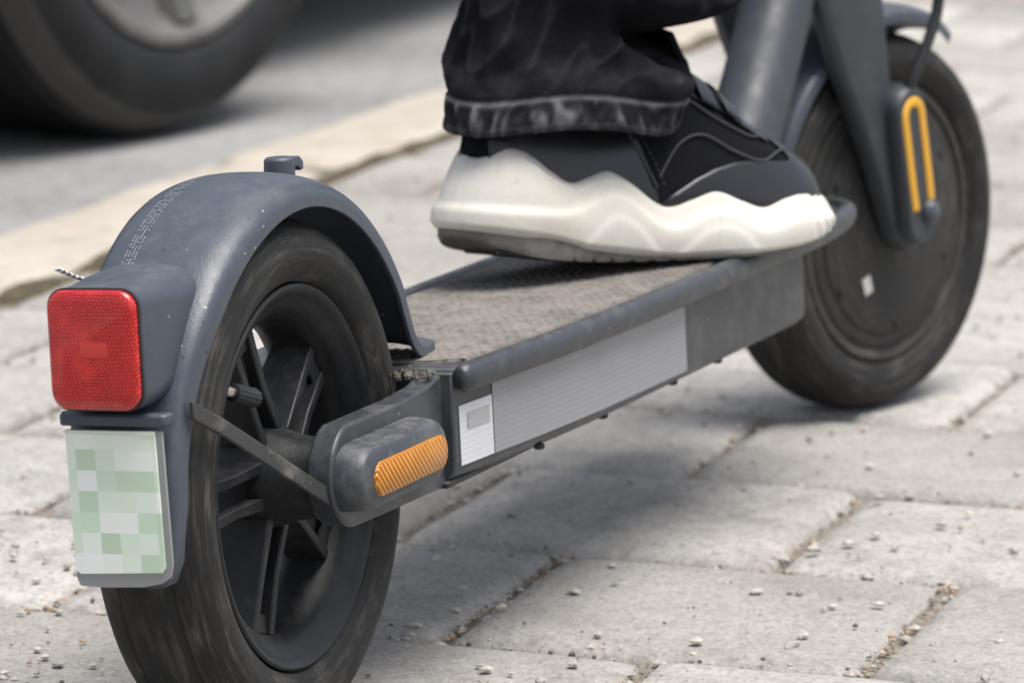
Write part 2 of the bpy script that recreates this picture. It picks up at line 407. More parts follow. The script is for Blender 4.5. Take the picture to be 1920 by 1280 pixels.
def rrect(hw, hh, r, n=6):
    pts = []
    for cx, cy, a0 in ((hw - r, hh - r, 0), (-hw + r, hh - r, 90), (-hw + r, -hh + r, 180), (hw - r, -hh + r, 270)):
        for k in range(n + 1):
            a = R(a0 + 90 * k / n); pts.append((cx + r * math.cos(a), cy + r * math.sin(a)))
    return pts
def spline(pts, n):
    pts = [Vector(p) for p in pts]; out = []
    for i in range(len(pts) - 1):
        p0 = pts[max(i - 1, 0)]; p1 = pts[i]; p2 = pts[i + 1]; p3 = pts[min(i + 2, len(pts) - 1)]
        for k in range(n):
            t = k / n
            out.append(.5 * ((2 * p1) + (p2 - p0) * t + (2 * p0 - 5 * p1 + 4 * p2 - p3) * t * t + (3 * p1 - p0 - 3 * p2 + p3) * t ** 3))
    out.append(pts[-1]); return out

# ------------------------------------------------------------------ ground: u runs along the kerb, v across it
PHI = .0667
def uvw(u, v, z=0.): return Vector((u * math.cos(PHI) - v * math.sin(PHI), u * math.sin(PHI) + v * math.cos(PHI), z))
RZ = Matrix.Rotation(PHI, 4, 'Z')
KERB0, KERB1, ROAD_Z = .563, .690, -.030
g = MB(); g.add([(-40, -60, -.0055), (120, -60, -.0055), (120, KERB0 + .06, -.0055), (-40, KERB0 + .06, -.0055)], [(0, 1, 2, 3)])
pavement = obj('pavement', g, M['joint'], smooth=False); pavement.matrix_world = RZ; tag(pavement, kind='structure')
g = MB(); g.add([(-40, KERB1 - .04, ROAD_Z), (120, KERB1 - .04, ROAD_Z), (120, 60, ROAD_Z), (-40, 60, ROAD_Z)], [(0, 1, 2, 3)])
road = obj('road', g, M['asphalt'], smooth=False); road.matrix_world = RZ; tag(road, kind='structure')

PITCH, GAP = .195, .0045
def paver_mesh(seed):
    rnd = random.Random(seed); h = (PITCH - GAP) / 2
    cs = [-1, -.955, -.86, -.5, 0, .5, .86, .955, 1]; mb = MB(); n = len(cs)
    def edge(t):
        a = 1 - abs(t); return -.0044 * max(0, 1 - a / .05) ** 1.3 - .0020 * max(0, 1 - a / .15)
    ph = rnd.random() * 50
    def fn(i, j):
        x, y = cs[round(i * (n - 1))], cs[round(j * (n - 1))]
        w = noise.noise(Vector((x * 1.6 + ph, y * 1.6, 0)))
        z = min(edge(x), edge(y)) + .0016 * w
        k = 1.0 + .012 * noise.noise(Vector((x * 2.3 + ph, y * 2.3, 5)))
        if abs(x) > .9 and abs(y) > .9: k *= .992; z -= .0006
        return (x * h * k, y * h * k, z)
    mb.grid(fn, n, n)
    rim = [(i, 0) for i in range(n)] + [(n - 1, j) for j in range(1, n)] + [(i, n - 1) for i in range(n - 2, -1, -1)] + [(0, j) for j in range(n - 2, 0, -1)]
    top = [mb.v[i * n + j] for i, j in rim]
    mb.loft([top, [(x * 1.0, y * 1.0, -.04) for x, y, z in top]], caps=False)
    return make_mesh('paver', mb, M['paver'])
pav_meshes = [paver_mesh(i) for i in range(10)]
U0 = .184
def in_view(u, v):
    # ground wedge the lens sees, widened by a metre or so of spare paving
    lo = -.50 + .13 * (u - .2); hi = KERB0 + .1
    left = .32 + .52 * (u)
    return lo - .15 < v < min(hi, left + .35)
for k in range(-3, 19):
    uc = U0 + (k + .5) * PITCH; off = -.013 if k % 2 == 0 else -.115
    for j in range(-6, 6):
        vc = off + (j + .5) * PITCH
        v_hi = vc + PITCH / 2
        if vc - PITCH / 2 > KERB0 - .03 or not in_view(uc, vc): continue
        o = bpy.data.objects.new('paver', random.choice(pav_meshes)); col.objects.link(o); o.parent = pavement
        sy = 1.
        if v_hi > KERB0 - .012:                                # cut to meet the kerb
            lo = vc - PITCH / 2; w = KERB0 - .014 - lo; sy = w / PITCH; vc = lo + w / 2
            if sy < .15: continue
        o.location = (uc + random.uniform(-.0015, .0015), vc + random.uniform(-.0015, .0015), random.uniform(-.0012, .0010))
        o.rotation_euler = (random.uniform(-.008, .008), random.uniform(-.008, .008), R(random.choice((0, 90, 180, 270)) if sy == 1. else 0) + random.uniform(-.006, .006))
        o.scale = (1, sy, 1)

# far paving beyond the built stones: the same running bond as one sheet of low slabs
fb = MB(); h = (PITCH - GAP) / 2
for k in range(-3, 60):
    uc = U0 + (k + .5) * PITCH; off = -.013 if k % 2 == 0 else -.115
    for j in range(-14, 4):
        vc = off + (j + .5) * PITCH
        if vc + h > KERB0 - .012 or (k < 19 and -6 <= j < 6 and in_view(uc, vc)): continue
        z0, z1 = -.0053, random.uniform(-.001, .001); b = .94
        fb.add([(uc - h, vc - h, z0), (uc + h, vc - h, z0), (uc + h, vc + h, z0), (uc - h, vc + h, z0),
                (uc - h * b, vc - h * b, z1), (uc + h * b, vc - h * b, z1), (uc + h * b, vc + h * b, z1), (uc - h * b, vc + h * b, z1)],
               [(4, 5, 6, 7), (0, 1, 5, 4), (1, 2, 6, 5), (2, 3, 7, 6), (3, 0, 4, 7)])
o = obj('far_pavers', fb, M['paver'], pavement, smooth=False); tag(o, kind='stuff')

kerb = empty('kerb'); kerb.matrix_world = RZ; tag(kerb, kind='structure')
u = -1.6; ki = 0
joints = [-1.6, -.55, .24, .93, 1.66, 2.35, 3.1, 4.05, 5.1, 6.2, 7.3]
for a, b in zip(joints, joints[1:]):
    mb = MB(); n = max(14, int((b - a) / .035)); rings = []
    for i in range(n + 1):
        t = i / n; uu = lerp(a + .006, b - .006, t); e = min(t, 1 - t) * (b - a)
        rough = lambda s, f: noise.noise(Vector((uu * f, s, ki))) 
        ve = KERB0 + .004 + .008 * rough(1, 7) + .010 * rough(2, 26) + .02 * max(0, 1 - e / .03) ** 2
        vf = KERB1 + .008 * rough(3, 9)
        zz = .0005 + .002 * rough(4, 6) - .010 * max(0, 1 - e / .02) ** 2
        rings.append([(uu, ve, -.06), (uu, ve, zz - .010), (uu, ve + .006, zz - .003), (uu, ve + .018, zz), (uu, lerp(ve, vf, .4), zz + .002 * rough(5, 22)), (uu, lerp(ve, vf, .7), zz + .002 * rough(6, 22)),
                      (uu, vf - .02, zz - .001), (uu, vf - .006, zz - .006), (uu, vf, zz - .016), (uu, vf, -.06)])
    mb.loft(rings); obj('kerbstone', mb, M['kerb'], kerb, angle=60); ki += 1
# moss and dirt in the seam along the kerb
mb = MB(); rs = []
for i in range(420):
    uu = -.6 + i * .012; w = .006 + .012 * noise.noise(Vector((uu * 7, 0, 3))); z = -.0035 + .0045 * noise.noise(Vector((uu * 13, 2, 1)))
    rs.append([(uu, KERB0 - .020 - w * .4, -.0065), (uu, KERB0 - .010, z), (uu, KERB0 + .002 + w, z + .001), (uu, KERB0 + .022 + w, -.0065)])
mb.loft(rs, closed=False); moss = obj('seam_moss', mb, M['moss'], angle=80); moss.matrix_world = RZ
tag(moss, 'brown moss and dirt filling the seam along the kerb', 'moss', kind='stuff')

def grit(name, label, mat, n, rmin, rmax, seam, seed):
    rnd = random.Random(seed); mb = MB()
    ico = [(0, 0, 1), (.9, 0, .2), (0, .9, .3), (-.9, 0, .2), (0, -.9, .25), (.5, .5, -.5), (-.5, .5, -.5), (-.5, -.5, -.5), (.5, -.5, -.5)]
    fc = [(0, 1, 2), (0, 2, 3), (0, 3, 4), (0, 4, 1), (1, 5, 2), (2, 6, 3), (3, 7, 4), (4, 8, 1), (1, 8, 5), (2, 5, 6), (3, 6, 7), (4, 7, 8)]
    c = 0
    while c < n:
        k = int(-2 + 15 * rnd.random() ** 1.5); uu = U0 + k * PITCH + rnd.random() * PITCH; vv = rnd.uniform(-.65, .55)
        if not in_view(uu, vv): continue
        s = rnd.random() < seam; z = .0005
        if s:
            if rnd.random() < .62:
                off = -.013 if k % 2 == 0 else -.115; vv = off + round((vv - off) / PITCH) * PITCH + rnd.gauss(0, .0045)
            else: uu = U0 + k * PITCH + rnd.gauss(0, .0045)
            z = -.004
        elif noise.noise(Vector((uu * 5, vv * 5, seed))) < rnd.uniform(-.4, .2): continue
        r = rmin + (rmax - rmin) * rnd.random() ** 5
        rot = Matrix.Rotation(rnd.random() * 6.28, 3, 'Z'); sc = (rnd.uniform(.7, 1.3), rnd.uniform(.7, 1.3), rnd.uniform(.4, .8))
        vs = []
        for p in ico:
            q = Vector(p) * rnd.uniform(.8, 1.15); q = rot @ Vector((q.x * sc[0], q.y * sc[1], q.z * sc[2])) * r
            vs.append(uvw(uu, vv, z + r * sc[2] * .45) + q)
        mb.add(vs, fc); c += 1
    o = obj(name, mb, mat, smooth=False); tag(o, label, 'gravel', kind='stuff'); return o
grit('pale_gravel', 'pale gravel chips scattered over the grey pavers', M['grit_pale'], 7500, .0005, .0040, .40, 3)
grit('tan_gravel', 'tan gravel and leaf crumbs lying in the paver seams', M['grit_tan'], 7000, .0005, .0028, .82, 11)
grit('dark_gravel', 'dark grit crumbs strewn across the pavers', M['grit_dark'], 6500, .0004, .0020, .60, 23)

# ------------------------------------------------------------------ parked car
CAR = uvw(2.000, .838, ROAD_Z)
car = empty('parked_car', CAR, (0, 0, PHI))
tag(car, 'black parked car with dusty silver wheel, standing on the road beyond the kerb', 'car')
CR = .325
def car_wheel(x, y, yaw, side):
    # axis on y; outer face towards -y when side = -1
    mtx = Matrix.Translation((x, y, CR)) @ Matrix.Rotation(yaw, 4, 'Z') @ (Matrix.Identity(4) if side < 0 else Matrix.Rotation(math.pi, 4, 'Z'))
    w = .10
    mb = MB().lathe([(.240, -w + .012), (.246, -w - .003), (.256, -w - .010), (.272, -w - .013), (.290, -w - .011), (.3035, -w - .004), (.3035, .09), (.24, .09)], 96)
    ty = obj('tyre', mb, M['cartyre'], car, matrix=mtx, angle=50)
    ty.name = 'wheel'
    sh = MB().lathe([(.3030, -w - .0045), (.309, -w + .001), (.3155, -w + .010), (.3195, -w + .020)], 96)
    obj('shoulder', sh, M['carband'], ty, angle=60)
    sh = MB().lathe([(.3190, -w + .0195), (.3190, -w + .026), (.3232, -w + .028), (.3243, -.03), (.3205, -.028), (.3205, -.022), (.3246, -.02), (.3246, .02), (.3205, .022), (.3205, .028), (.3243, .03), (.3232, .07), (.316, .086), (.303, .094)], 96)
    obj('tread', sh, M['cartyre'], ty, angle=60)
    rm = MB().lathe([(.2455, -w + .002), (.2435, -w - .006), (.236, -w - .007), (.228, -w + .004), (.215, -w + .020), (.16, -w + .030), (.10, -w + .024), (.055, -w + .012), (.0001, -w + .010)], 96)
    obj('wheel_cover', rm, M['carrim'], ty, angle=50)
    for k in range(7):
        a = 2 * math.pi * k / 7 + .3; sp = MB()
        rings = []
        for r_, hw, yy in ((.05, .020, -w + .006), (.12, .016, -w + .014), (.19, .018, -w + .008), (.226, .022, -w + .000)):
            d = Vector((math.cos(a), 0, math.sin(a))); t = Vector((-math.sin(a), 0, math.cos(a))); y = Vector((0, 1, 0))
            rings.append([d * r_ + t * hw + y * (yy + .02), d * r_ + t * hw * .7 + y * yy, d * r_ - t * hw * .7 + y * yy, d * r_ - t * hw + y * (yy + .02)])
        sp.loft(rings); obj('spoke', sp, M['carrim'], ty, bevel=.003)
car_wheel(0, .10, R(-9), -1)
car_wheel(2.62, .10, 0, -1)
for x in (0, 2.62): car_wheel(x, 1.50, R(-9) if x == 0 else 0, 1)
# body: the wheel in view is the rear one of a car facing up the street
prof = [(-.75, .42), (-.80, .60), (-.76, .86), (-.62, .98), (-.20, 1.06), (.35, 1.40), (.75, 1.47), (1.45, 1.45), (2.05, 1.05), (2.75, .96), (3.25, .84), (3.45, .62), (3.44, .40), (3.30, .22)]
bot = [(3.05, .20)]
for a in range(0, 181, 15): bot.append((2.62 + .385 * math.cos(R(a)), .28 + .385 * math.sin(R(a)) * 1.02))
bot += [(2.2, .15), (.42, .15)]
for a in range(0, 181, 15): bot.append((.385 * math.cos(R(a)), .28 + .385 * math.sin(R(a)) * 1.02))
bot += [(-.40, .22)]
outl = prof + bot
mb = MB()
def side_y(z): return .035 + (0 if z < .55 else .10 * max(0, (z - .90) / .5) ** 1.2) + (.02 if z < .3 else 0)
mb.loft([[(x, side_y(z), z) for x, z in outl], [(x, 1.60 - side_y(z), z) for x, z in outl]])
obj('body', mb, M['carpaint'], car, bevel=.02, smooth=True, angle=35)
obj('underbody', MB().box((1.31, .80, .185), (3.9, 1.15, .09)), M['under'], car)
for x0, x1, s in ((.42, 1.05, 0), (1.12, 1.72, 1)):
    q = [(x0 + (.0 if s else -.16), 1.07), (x1 + (.20 if s else 0), 1.07), (x1 + (-.10 if s else 0), 1.37), (x0 + (0 if s else .10), 1.37)]
    obj('window', MB().loft([[(x, side_y(z) - .004, z) for x, z in q], [(x, side_y(z) + .01, z) for x, z in q]]), M['glass'], car)
obj('tail_lamp', MB().box((-.70, .12, .80), (.10, .14, .16)), M['redlens'], car, bevel=.02)
obj('headlamp', MB().box((3.28, .14, .74), (.20, .16, .10)), M['carlamp'], car, bevel=.02)

# ------------------------------------------------------------------ electric scooter: x forward, y left, z up, rear axle over the origin
LEAN = -.062008
scooter = empty('electric_scooter', (0, 0, 0), (LEAN, 0, 0))
tag(scooter, 'dark grey electric kick scooter with red tail light and amber side reflectors', 'scooter')
AX = .108; WB = .8078
S = scooter
T_PROF = [(.0800, -.0185), (.0815, -.0212), (.0845, -.0232), (.0890, -.0252), (.0935, -.0258), (.0980, -.0248), (.1020, -.0222), (.1048, -.0180), (.1060, -.0145), (.1066, -.0128), (.1062, -.0123), (.1062, -.0118), (.1071, -.0112), (.1078, -.0050), (.1079, 0)]
T_PROF = T_PROF + [(r, -y) for r, y in T_PROF[-2::-1]]
# --- rear wheel
rw = Matrix.Translation((0, 0, AX))
rim_prof = [(.0796, -.0180), (.0796, -.0205), (.0786, -.0213), (.0768, -.0208), (.0752, -.0190), (.0728, -.0172), (.0690, -.0150), (.0655, -.0110), (.0640, -.0040), (.0640, .0060), (.0665, .0130), (.0720, .0180), (.0780, .0210), (.0796, .0205), (.0796, .0180), (.0700, .010), (.0700, -.010)]
rwheel = obj('wheel', MB().lathe(rim_prof, 112, closed=True), M['rim'], S, matrix=rw, angle=45); tag(rwheel, 'black five spoke rear wheel')
obj('tyre', MB().lathe(T_PROF, 128), M['tyre'], rwheel, angle=60)
hub = MB().lathe([(.0001, -.0400), (.0150, -.0400), (.0160, -.0390), (.0165, -.0300), (.0180, -.0200), (.0205, -.0130), (.0215, -.006), (.0215, .012), (.018, .02), (.016, .038), (.0001, .038)], 48)
obj('hub', hub, M['rim'], rwheel)
for k in range(5):
    a = R(180 + 72 * k + 2); d = Vector((math.cos(a), 0, math.sin(a))); t = Vector((-math.sin(a), 0, math.cos(a))); y = Vector((0, 1, 0))
    sp = MB()
    def ring(r, tc, hw, y0, y1): return [d * r + t * (tc - hw) + y * y0, d * r + t * (tc + hw) + y * y0, d * r + t * (tc + hw) + y * y1, d * r + t * (tc - hw) + y * y1]
    for sgn in (-1, 1):   # two raised ribs with a sunk web between
        sp.loft([ring(.018, sgn * .0075, .0026, -.0135, .010), ring(.040, sgn * .0068, .0022, -.0110, .010), ring(.0650, sgn * .0080, .0025, -.0095, .009)])
    sp.loft([ring(.018, 0, .0070, -.0070, .008), ring(.040, 0, .0062, -.0060, .008), ring(.0650, 0, .0075, -.0055, .008)])
    sp.loft([ring(.0565, 0, .0080, -.0078, .007), ring(.0650, 0, .0090, -.0085, .007)])
    obj('spoke', sp, M['rim'], rwheel, bevel=.0008)
va, vb = Vector((-.0575, -.018, .0455)), Vector((-.0340, -.0235, .0375)); vd = (vb - va).normalized()
obj('valve_stem', MB().tube([va - vd * .012, va, va + vd * .006], .0022, 12), M['steel'], rwheel)
cp = MB(); rings = []
for q, r_ in ((.004, .0030), (.0045, .0039), (.017, .0042), (.0195, .0036), (.0205, .002)):
    c = va + vd * q; a_ = vd.orthogonal().normalized(); b_ = vd.cross(a_)
    rings.append([c + (a_ * math.cos(2 * math.pi * i / 28) + b_ * math.sin(2 * math.pi * i / 28)) * r_ * (1 if i % 2 else .92) for i in range(28)])
cp.loft(rings); obj('valve_cap', cp, M['blackplastic'], rwheel)

# --- rear fender: a hood swept round the wheel, running down behind it as the plate carrier
path = [(.1420, .1418), (.1330, .1414), (.1230, .1421), (.1140, .1455), (.1070, .1520)]
for a in range(30, 161, 5):
    rr = .1135 + .0015 * math.sin(R(a)); path.append((rr * math.cos(R(a)), AX + rr * math.sin(R(a))))
path += [(-.1105, .1340), (-.1118, .1200), (-.1122, .1050), (-.1120, .0860)]
P2 = [Vector((x, 0, z)) for x, z in path]; P2 = spline(P2, 2)
N = len(P2); NT_ = 26
def fender_pt(i, t):
    """t in -1..1 across; returns the outer skin"""
    p = P2[i]; tg = (P2[min(i + 1, N - 1)] - P2[max(i - 1, 0)]).normalized(); nrm = Vector((tg.z, 0, -tg.x))
    if nrm.dot(p - Vector((0, 0, AX))) < 0: nrm = -nrm
    s = i / (N - 1)
    w = interp([(0, .024), (.08, .0285), (.16, .0305), (.6, .0300), (.74, .0285), (.84, .0250), (.95, .0232), (.985, .0205), (1, .0165)], s)
    hgt = interp([(0, .003), (.06, .005), (.16, .0100), (.5, .0105), (.72, .0105), (.85, .0085), (1, .0075)], s)
    e = interp([(0, 2.4), (.5, 2.3), (.75, 3.), (.85, 5), (1, 6)], s)
    y = w * t; k = max(0., 1 - abs(t) ** e) ** (1 / e)
    return p + nrm * (hgt * k) + Vector((0, y, 0))
mb = MB(); rings = []
ts = [math.sin(math.pi / 2 * (-1 + 2 * j / NT_)) for j in range(NT_ + 1)]
for i in range(N):
    out = [fender_pt(i, t) for t in ts]
    p = P2[i]; tg = (P2[min(i + 1, N - 1)] - P2[max(i - 1, 0)]).normalized(); nrm = Vector((tg.z, 0, -tg.x))
    if nrm.dot(p - Vector((0, 0, AX))) < 0: nrm = -nrm
    lip = .0040
    a0 = out[0] - nrm * lip; a1 = out[-1] - nrm * lip
    inner = [Vector((0, 0, 0)) + q - nrm * .0024 * (1 if abs(t) < .9 else .6) for q, t in zip(out, ts)]
    inn = []
    for q, t in zip(inner, ts): qq = q.copy(); qq.y *= .915; inn.append(qq)
    b0 = a0.copy(); b0.y *= .93; b1 = a1.copy(); b1.y *= .93
    ring = [a0] + out + [a1, b1] + inn[::-1] + [b0]
    rings.append(ring)
mb.loft(rings)
fender = obj('rear_fender', mb, M['fender'], S, bevel=.0009, angle=50)
# lamp housing bulging out of the fender
LZ = .1815
mb = MB(); rings = []
for x, hw, hh, zc, rad in ((-.082, .0215, .0235, LZ + .003, .012), (-.098, .0215, .0245, LZ + .002, .012), (-.108, .0210, .0246, LZ + .001, .0105), (-.118, .0200, .0244, LZ, .0090), (-.1275, .0192, .0240, LZ, .0080), (-.1300, .0186, .0236, LZ, .0078)):
    rings.append([(x, y + .0008, zc + z) for y, z in rrect(hw, hh, rad)])
mb.loft(rings); house = obj('lamp_housing', mb, M['fender'], S, bevel=.0006)
mb = MB(); rings = []
for x, s, rad in ((-.1290, .0, .0072), (-.1325, .0, .0072), (-.1338, -.0006, .0070), (-.1344, -.0018, .0064), (-.1347, -.006, .004)):
    rings.append([(x, y + .0012, LZ + z) for y, z in rrect(.0190 + s, .0233 + s, rad)])
mb.loft(rings); obj('lamp_gap_outline', MB().loft([[(x, y + .0012, LZ + z) for y, z in rrect(.0197, .0240, .0076)] for x in (-.1292, -.1312)]), M['blackplastic'], S)  # black slab painted in as the dark gap outlining the lens
tl = obj('tail_light', mb, M['red'], S, angle=60); tag(tl, 'red rounded reflector tail light')
mb = MB(); mb.loft([[(-.1343, y, LZ + .0005 + z) for y, z in rrect(.0062, .0030, .0012)], [(-.13485, y, LZ + .0005 + z) for y, z in rrect(.0060, .0028, .001)]])
obj('bulb_window', mb, M['redlens'], tl)
# rim frame over the plate and the plate itself
def plate_x(z): return -.1205 - .0010 * (z - .118) / .03
mb = MB(); mb.loft([[(plate_x(.1530) + .004, y, z) for y, z in ((.0245, .1505), (-.0245, .1505), (-.0245, .1555), (.0245, .1555))], [(plate_x(.1530) - .0022, y, z) for y, z in ((.0225, .1500), (-.0225, .1500), (-.0225, .1550), (.0225, .1550))]])
obj('plate_ledge', mb, M['fender'], S, bevel=.0012)
mb = MB(); outl = [(.0208, .1485), (-.0208, .1485), (-.0212, .0960), (-.0198, .0905), (-.0160, .0880), (-.008, .0864), (.008, .0858), (.0195, .0862), (.0208, .0890)]
mb.loft([[(plate_x(z) + .0005, y, z) for y, z in outl], [(plate_x(z) - .0010, y, z) for y, z in outl]])
obj('plate_backing', mb, M['backing'], S, bevel=.0002)
mb = MB(); outl = [(.0206, .1483), (-.0182, .1483), (-.0186, .0945), (-.0172, .0925), (.0185, .0912), (.0205, .0925)]
mb.loft([[(plate_x(z) - .0011, y, z) for y, z in outl], [(plate_x(z) - .0021, y, z) for y, z in outl]]); obj('licence_plate', mb, M['plate'], S, bevel=.0002)
mb = MB(); mb.loft([[(plate_x(z) - .0022, y, z) for y, z in ((.0210, .1486), (-.0184, .1486), (-.0184, .1468), (.0210, .1474))], [(plate_x(z) - .0026, y, z) for y, z in ((.0210, .1486), (-.0184, .1486), (-.0184, .1468), (.0210, .1474))]])
obj('plate_border', mb, M['plateedge'], S)
# hook on top of the fender
mb = MB(); rings = []
for z, r_ in ((.2195, .0068), (.2300, .0066), (.2342, .0064), (.2352, .0054)):
    rings.append([(.0425 + r_ * math.cos(2 * math.pi * i / 24) + (z - .2215) * .05, r_ * math.sin(2 * math.pi * i / 24), z) for i in range(24)])
mb.loft(rings); hk = obj('folding_hook', mb, M['fender'], S, bevel=.0004)
mb = MB(); mb.prism([(.045, .2348), (.0550, .2343), (.0585, .2318), (.0585, .2285), (.0555, .2280), (.0535, .2300), (.045, .2300)], -.0042, .0042); obj('hook_lip', mb, M['fender'], hk, bevel=.0007)
# warning lettering along the far side of the fender crown: rows of small pale strokes
mb = MB(); rnd = random.Random(5)
for row in range(4):
    i = N * .50
    while i < N * .735:
        L_ = rnd.uniform(.10, .24)
        t0 = .36 + row * .055
        def fp(ii, t):
            k = int(min(ii, N - 2)); f = ii - k; q = fender_pt(k, t).lerp(fender_pt(k + 1, t), f); c = Vector((0, 0, AX)); d = (q - c); return q + d.normalized() * .0003
        if rnd.random() < .84: mb.add([fp(i, t0), fp(i + L_ * .8, t0), fp(i + L_ * .8, t0 + .022), fp(i, t0 + .022)], [(0, 1, 2, 3)])
        i += L_ + (.06 if rnd.random() < .8 else .26)
obj('lettering', mb, M['ink'], fender, smooth=False)
# striped cable tie sticking out beside the lamp
obj('cable_tie', MB().tube([(-.0990, .018, .2035), (-.1100, .0195, .2068), (-.1215, .0205, .2115)], .0017, 8, (1, .5)), M['zip'], S)
# flat stay between fender and axle
mb = MB(); rings = []
for x, y, z in ((-.1085, -.0272, .1545), (-.0900, -.0322, .1440), (-.0650, -.0355, .1300), (-.0350, -.0390, .1135), (-.0150, -.0415, .1025)):
    rings.append([(x, y + .001, z - .0036), (x, y - .001, z - .0036), (x, y - .001, z + .0036), (x, y + .001, z + .0036)])
mb.loft(rings); st_ = obj('fender_stay', mb, M['stay'], S, bevel=.0005)

# --- rear arms with reflector covers
for sgn in (-1, 1):
    arc = [(.0045 + .0235 * math.cos(R(a)), .1092 + .0220 * math.sin(R(a))) for a in range(105, 266, 10)]
    outl = [(.118, .1362), (.108, .1360), (.096, .1345), (.084, .1318), (.060, .1306)] + arc + [(.040, .0866), (.075, .0862), (.118, .0858)]
    mb = MB(); mb.prism(outl, sgn * .0330, sgn * .0445); obj('rear_arm', mb, M['frame'], S, bevel=.0014)
    def stad(x0, x1, z, h, n=10):
        pts = []
        for k in range(n + 1): a = R(90 + 180 * k / n); pts.append((x0 + h * math.cos(a), z + h * math.sin(a)))
        for k in range(n + 1): a = R(-90 + 180 * k / n); pts.append((x1 + h * math.cos(a), z + h * math.sin(a)))
        return pts
    mb = MB(); rings = []
    for yy, h_, zc in ((.0440, .0142, .1105), (.0470, .0142, .1105), (.0535, .0134, .1105), (.0562, .0124, .1105), (.0574, .0110, .1105)):
        rings.append([(x, sgn * yy, z) for x, z in stad(-.0035, .0600, zc - .0015, h_)])
    mb.loft(rings); cov = obj('reflector_cover', mb, M['cover'], S, angle=50)
    mb = MB(); rings = []
    for yy, h_ in ((.0565, .0072), (.0582, .0072), (.0588, .0066)):
        rings.append([(x, sgn * yy, z) for x, z in stad(.0010, .0622, .1080, h_)])
    mb.loft(rings); ar = obj('side_reflector', mb, M['amber'], cov, angle=50)
    if sgn < 0: tag(ar, 'amber ribbed side reflector')
    # clumps of dried mud where the arm meets the deck
rnd = random.Random(3); mb = MB()
for k in range(260):
    c = (rnd.uniform(.086, .118), rnd.uniform(-.043, -.010), .1345 + rnd.uniform(0, .0022)); r_ = .0004 + .0013 * rnd.random() ** 2
    mb.loft([[(c[0] + r_ * s * math.cos(a * 1.047 + k) * rnd.uniform(.7, 1.2), c[1] + r_ * s * math.sin(a * 1.047 + k) * rnd.uniform(.7, 1.2), c[2] + dz * r_) for a in range(6)] for s, dz in ((1, -1), (1.1, 0), (.5, .8))])
o = obj('mud_clumps', mb, M['mud'], S, smooth=False); tag(o, kind='stuff')

# --- deck
def half_w(x): return smooth_tab([(.09, .0530), (.13, .0560), (.20, .0605), (.30, .0635), (.45, .0645), (.56, .0645), (.60, .0635), (.62, .0605), (.631, .0540), (.637, .044)], x)
mb = MB(); rings = []
for x in [.098, .11, .13, .16, .20, .25, .30, .36, .42, .47, .525, .548]:
    w = min(half_w(x) - .004, .0585); zb = .0875
    half = [(.0, zb), (w - .006, zb), (w - .001, zb + .004), (w, zb + .009), (w, .126), (w, .1355), (.0, .1355)]
    ring = [(x, -y, z) for y, z in half] + [(x, y, z) for y, z in half[-2:0:-1]]
    rings.append(ring)
mb.loft(rings); obj('deck', mb, M['frame'], S, bevel=.001, angle=50)
mb = MB(); rings = []      # upper tray with its nose
for x in [.100, .13, .17, .22, .28, .34, .40, .46, .52, .56, .59, .612, .624, .632, .637]:
    w = half_w(x) - .001; zt = .1372 + max(0, (x - .56)) * .02
    zb = .128 + max(0, x - .58) * .08
    ring = [(x, -w, zb), (x, -w, zt), (x, w, zt), (x, w, zb)]; rings.append(ring)
mb.loft(rings); obj('deck_tray', mb, M['frame'], S, bevel=.002)
for sgn in (-1, 1):
    pth = []; xs = [.0985, .100, .104, .110, .12, .14, .17, .20, .24, .28, .32, .37, .42, .47, .52, .56, .59, .61, .622, .631, .637]
    rad = []
    for x in xs:
        pth.append((x, sgn * (half_w(x) - .0005), .1330 + max(0, x - .57) * .06)); rad.append(.0066 * min(1, math.sqrt(max(.02, 1 - (1 - min(1, (x - .0975) / .0065)) ** 2))) * (1 if x < .60 else 1 - (x - .60) / .05 * .2))
    obj('side_rail', MB().tube(pth, rad, 18, (.78, 1.0)), M['frame'], S, angle=60)
# rubber mat with raised studs
mb = MB(); rings = []
for x in [.112, .122, .16, .20, .25, .30, .35, .40, .45, .50, .55, .59, .61]:
    w = half_w(x) - .0075 - (.012 if x < .115 else 0) ; rings.append([(x, -w, .1370), (x, -w + .0008, .1386), (x, w - .0008, .1386), (x, w, .1370)])
mb.loft(rings); mat_o = obj('deck_mat', mb, M['mat'], S, angle=50)
mb = MB(); k = 0; x = .122
while x < .60:
    w = half_w(x) - .010; y = -w + (0, .0034, .0017)[k % 3]; rj = random.Random(k)
    while y < w:
        r_ = .00165 * rj.uniform(.7, 1.15)
        mb.add([(x - r_ * 1.1, y - r_, .1383), (x + r_ * 1.1, y - r_, .1383), (x + r_ * 1.1, y + r_, .1383), (x - r_ * 1.1, y + r_, .1383),
                (x - r_ * .6, y - r_ * .5, .1390), (x + r_ * .6, y - r_ * .5, .1390), (x + r_ * .6, y + r_ * .5, .1390), (x - r_ * .6, y + r_ * .5, .1390)],
               [(4, 5, 6, 7), (0, 1, 5, 4), (1, 2, 6, 5), (2, 3, 7, 6), (3, 0, 4, 7)])
        y += .0051 * rj.uniform(.92, 1.08)
    x += .0061; k += 1
o = obj('mat_studs', mb, M['mat'], mat_o, smooth=False); tag(o, kind='stuff')
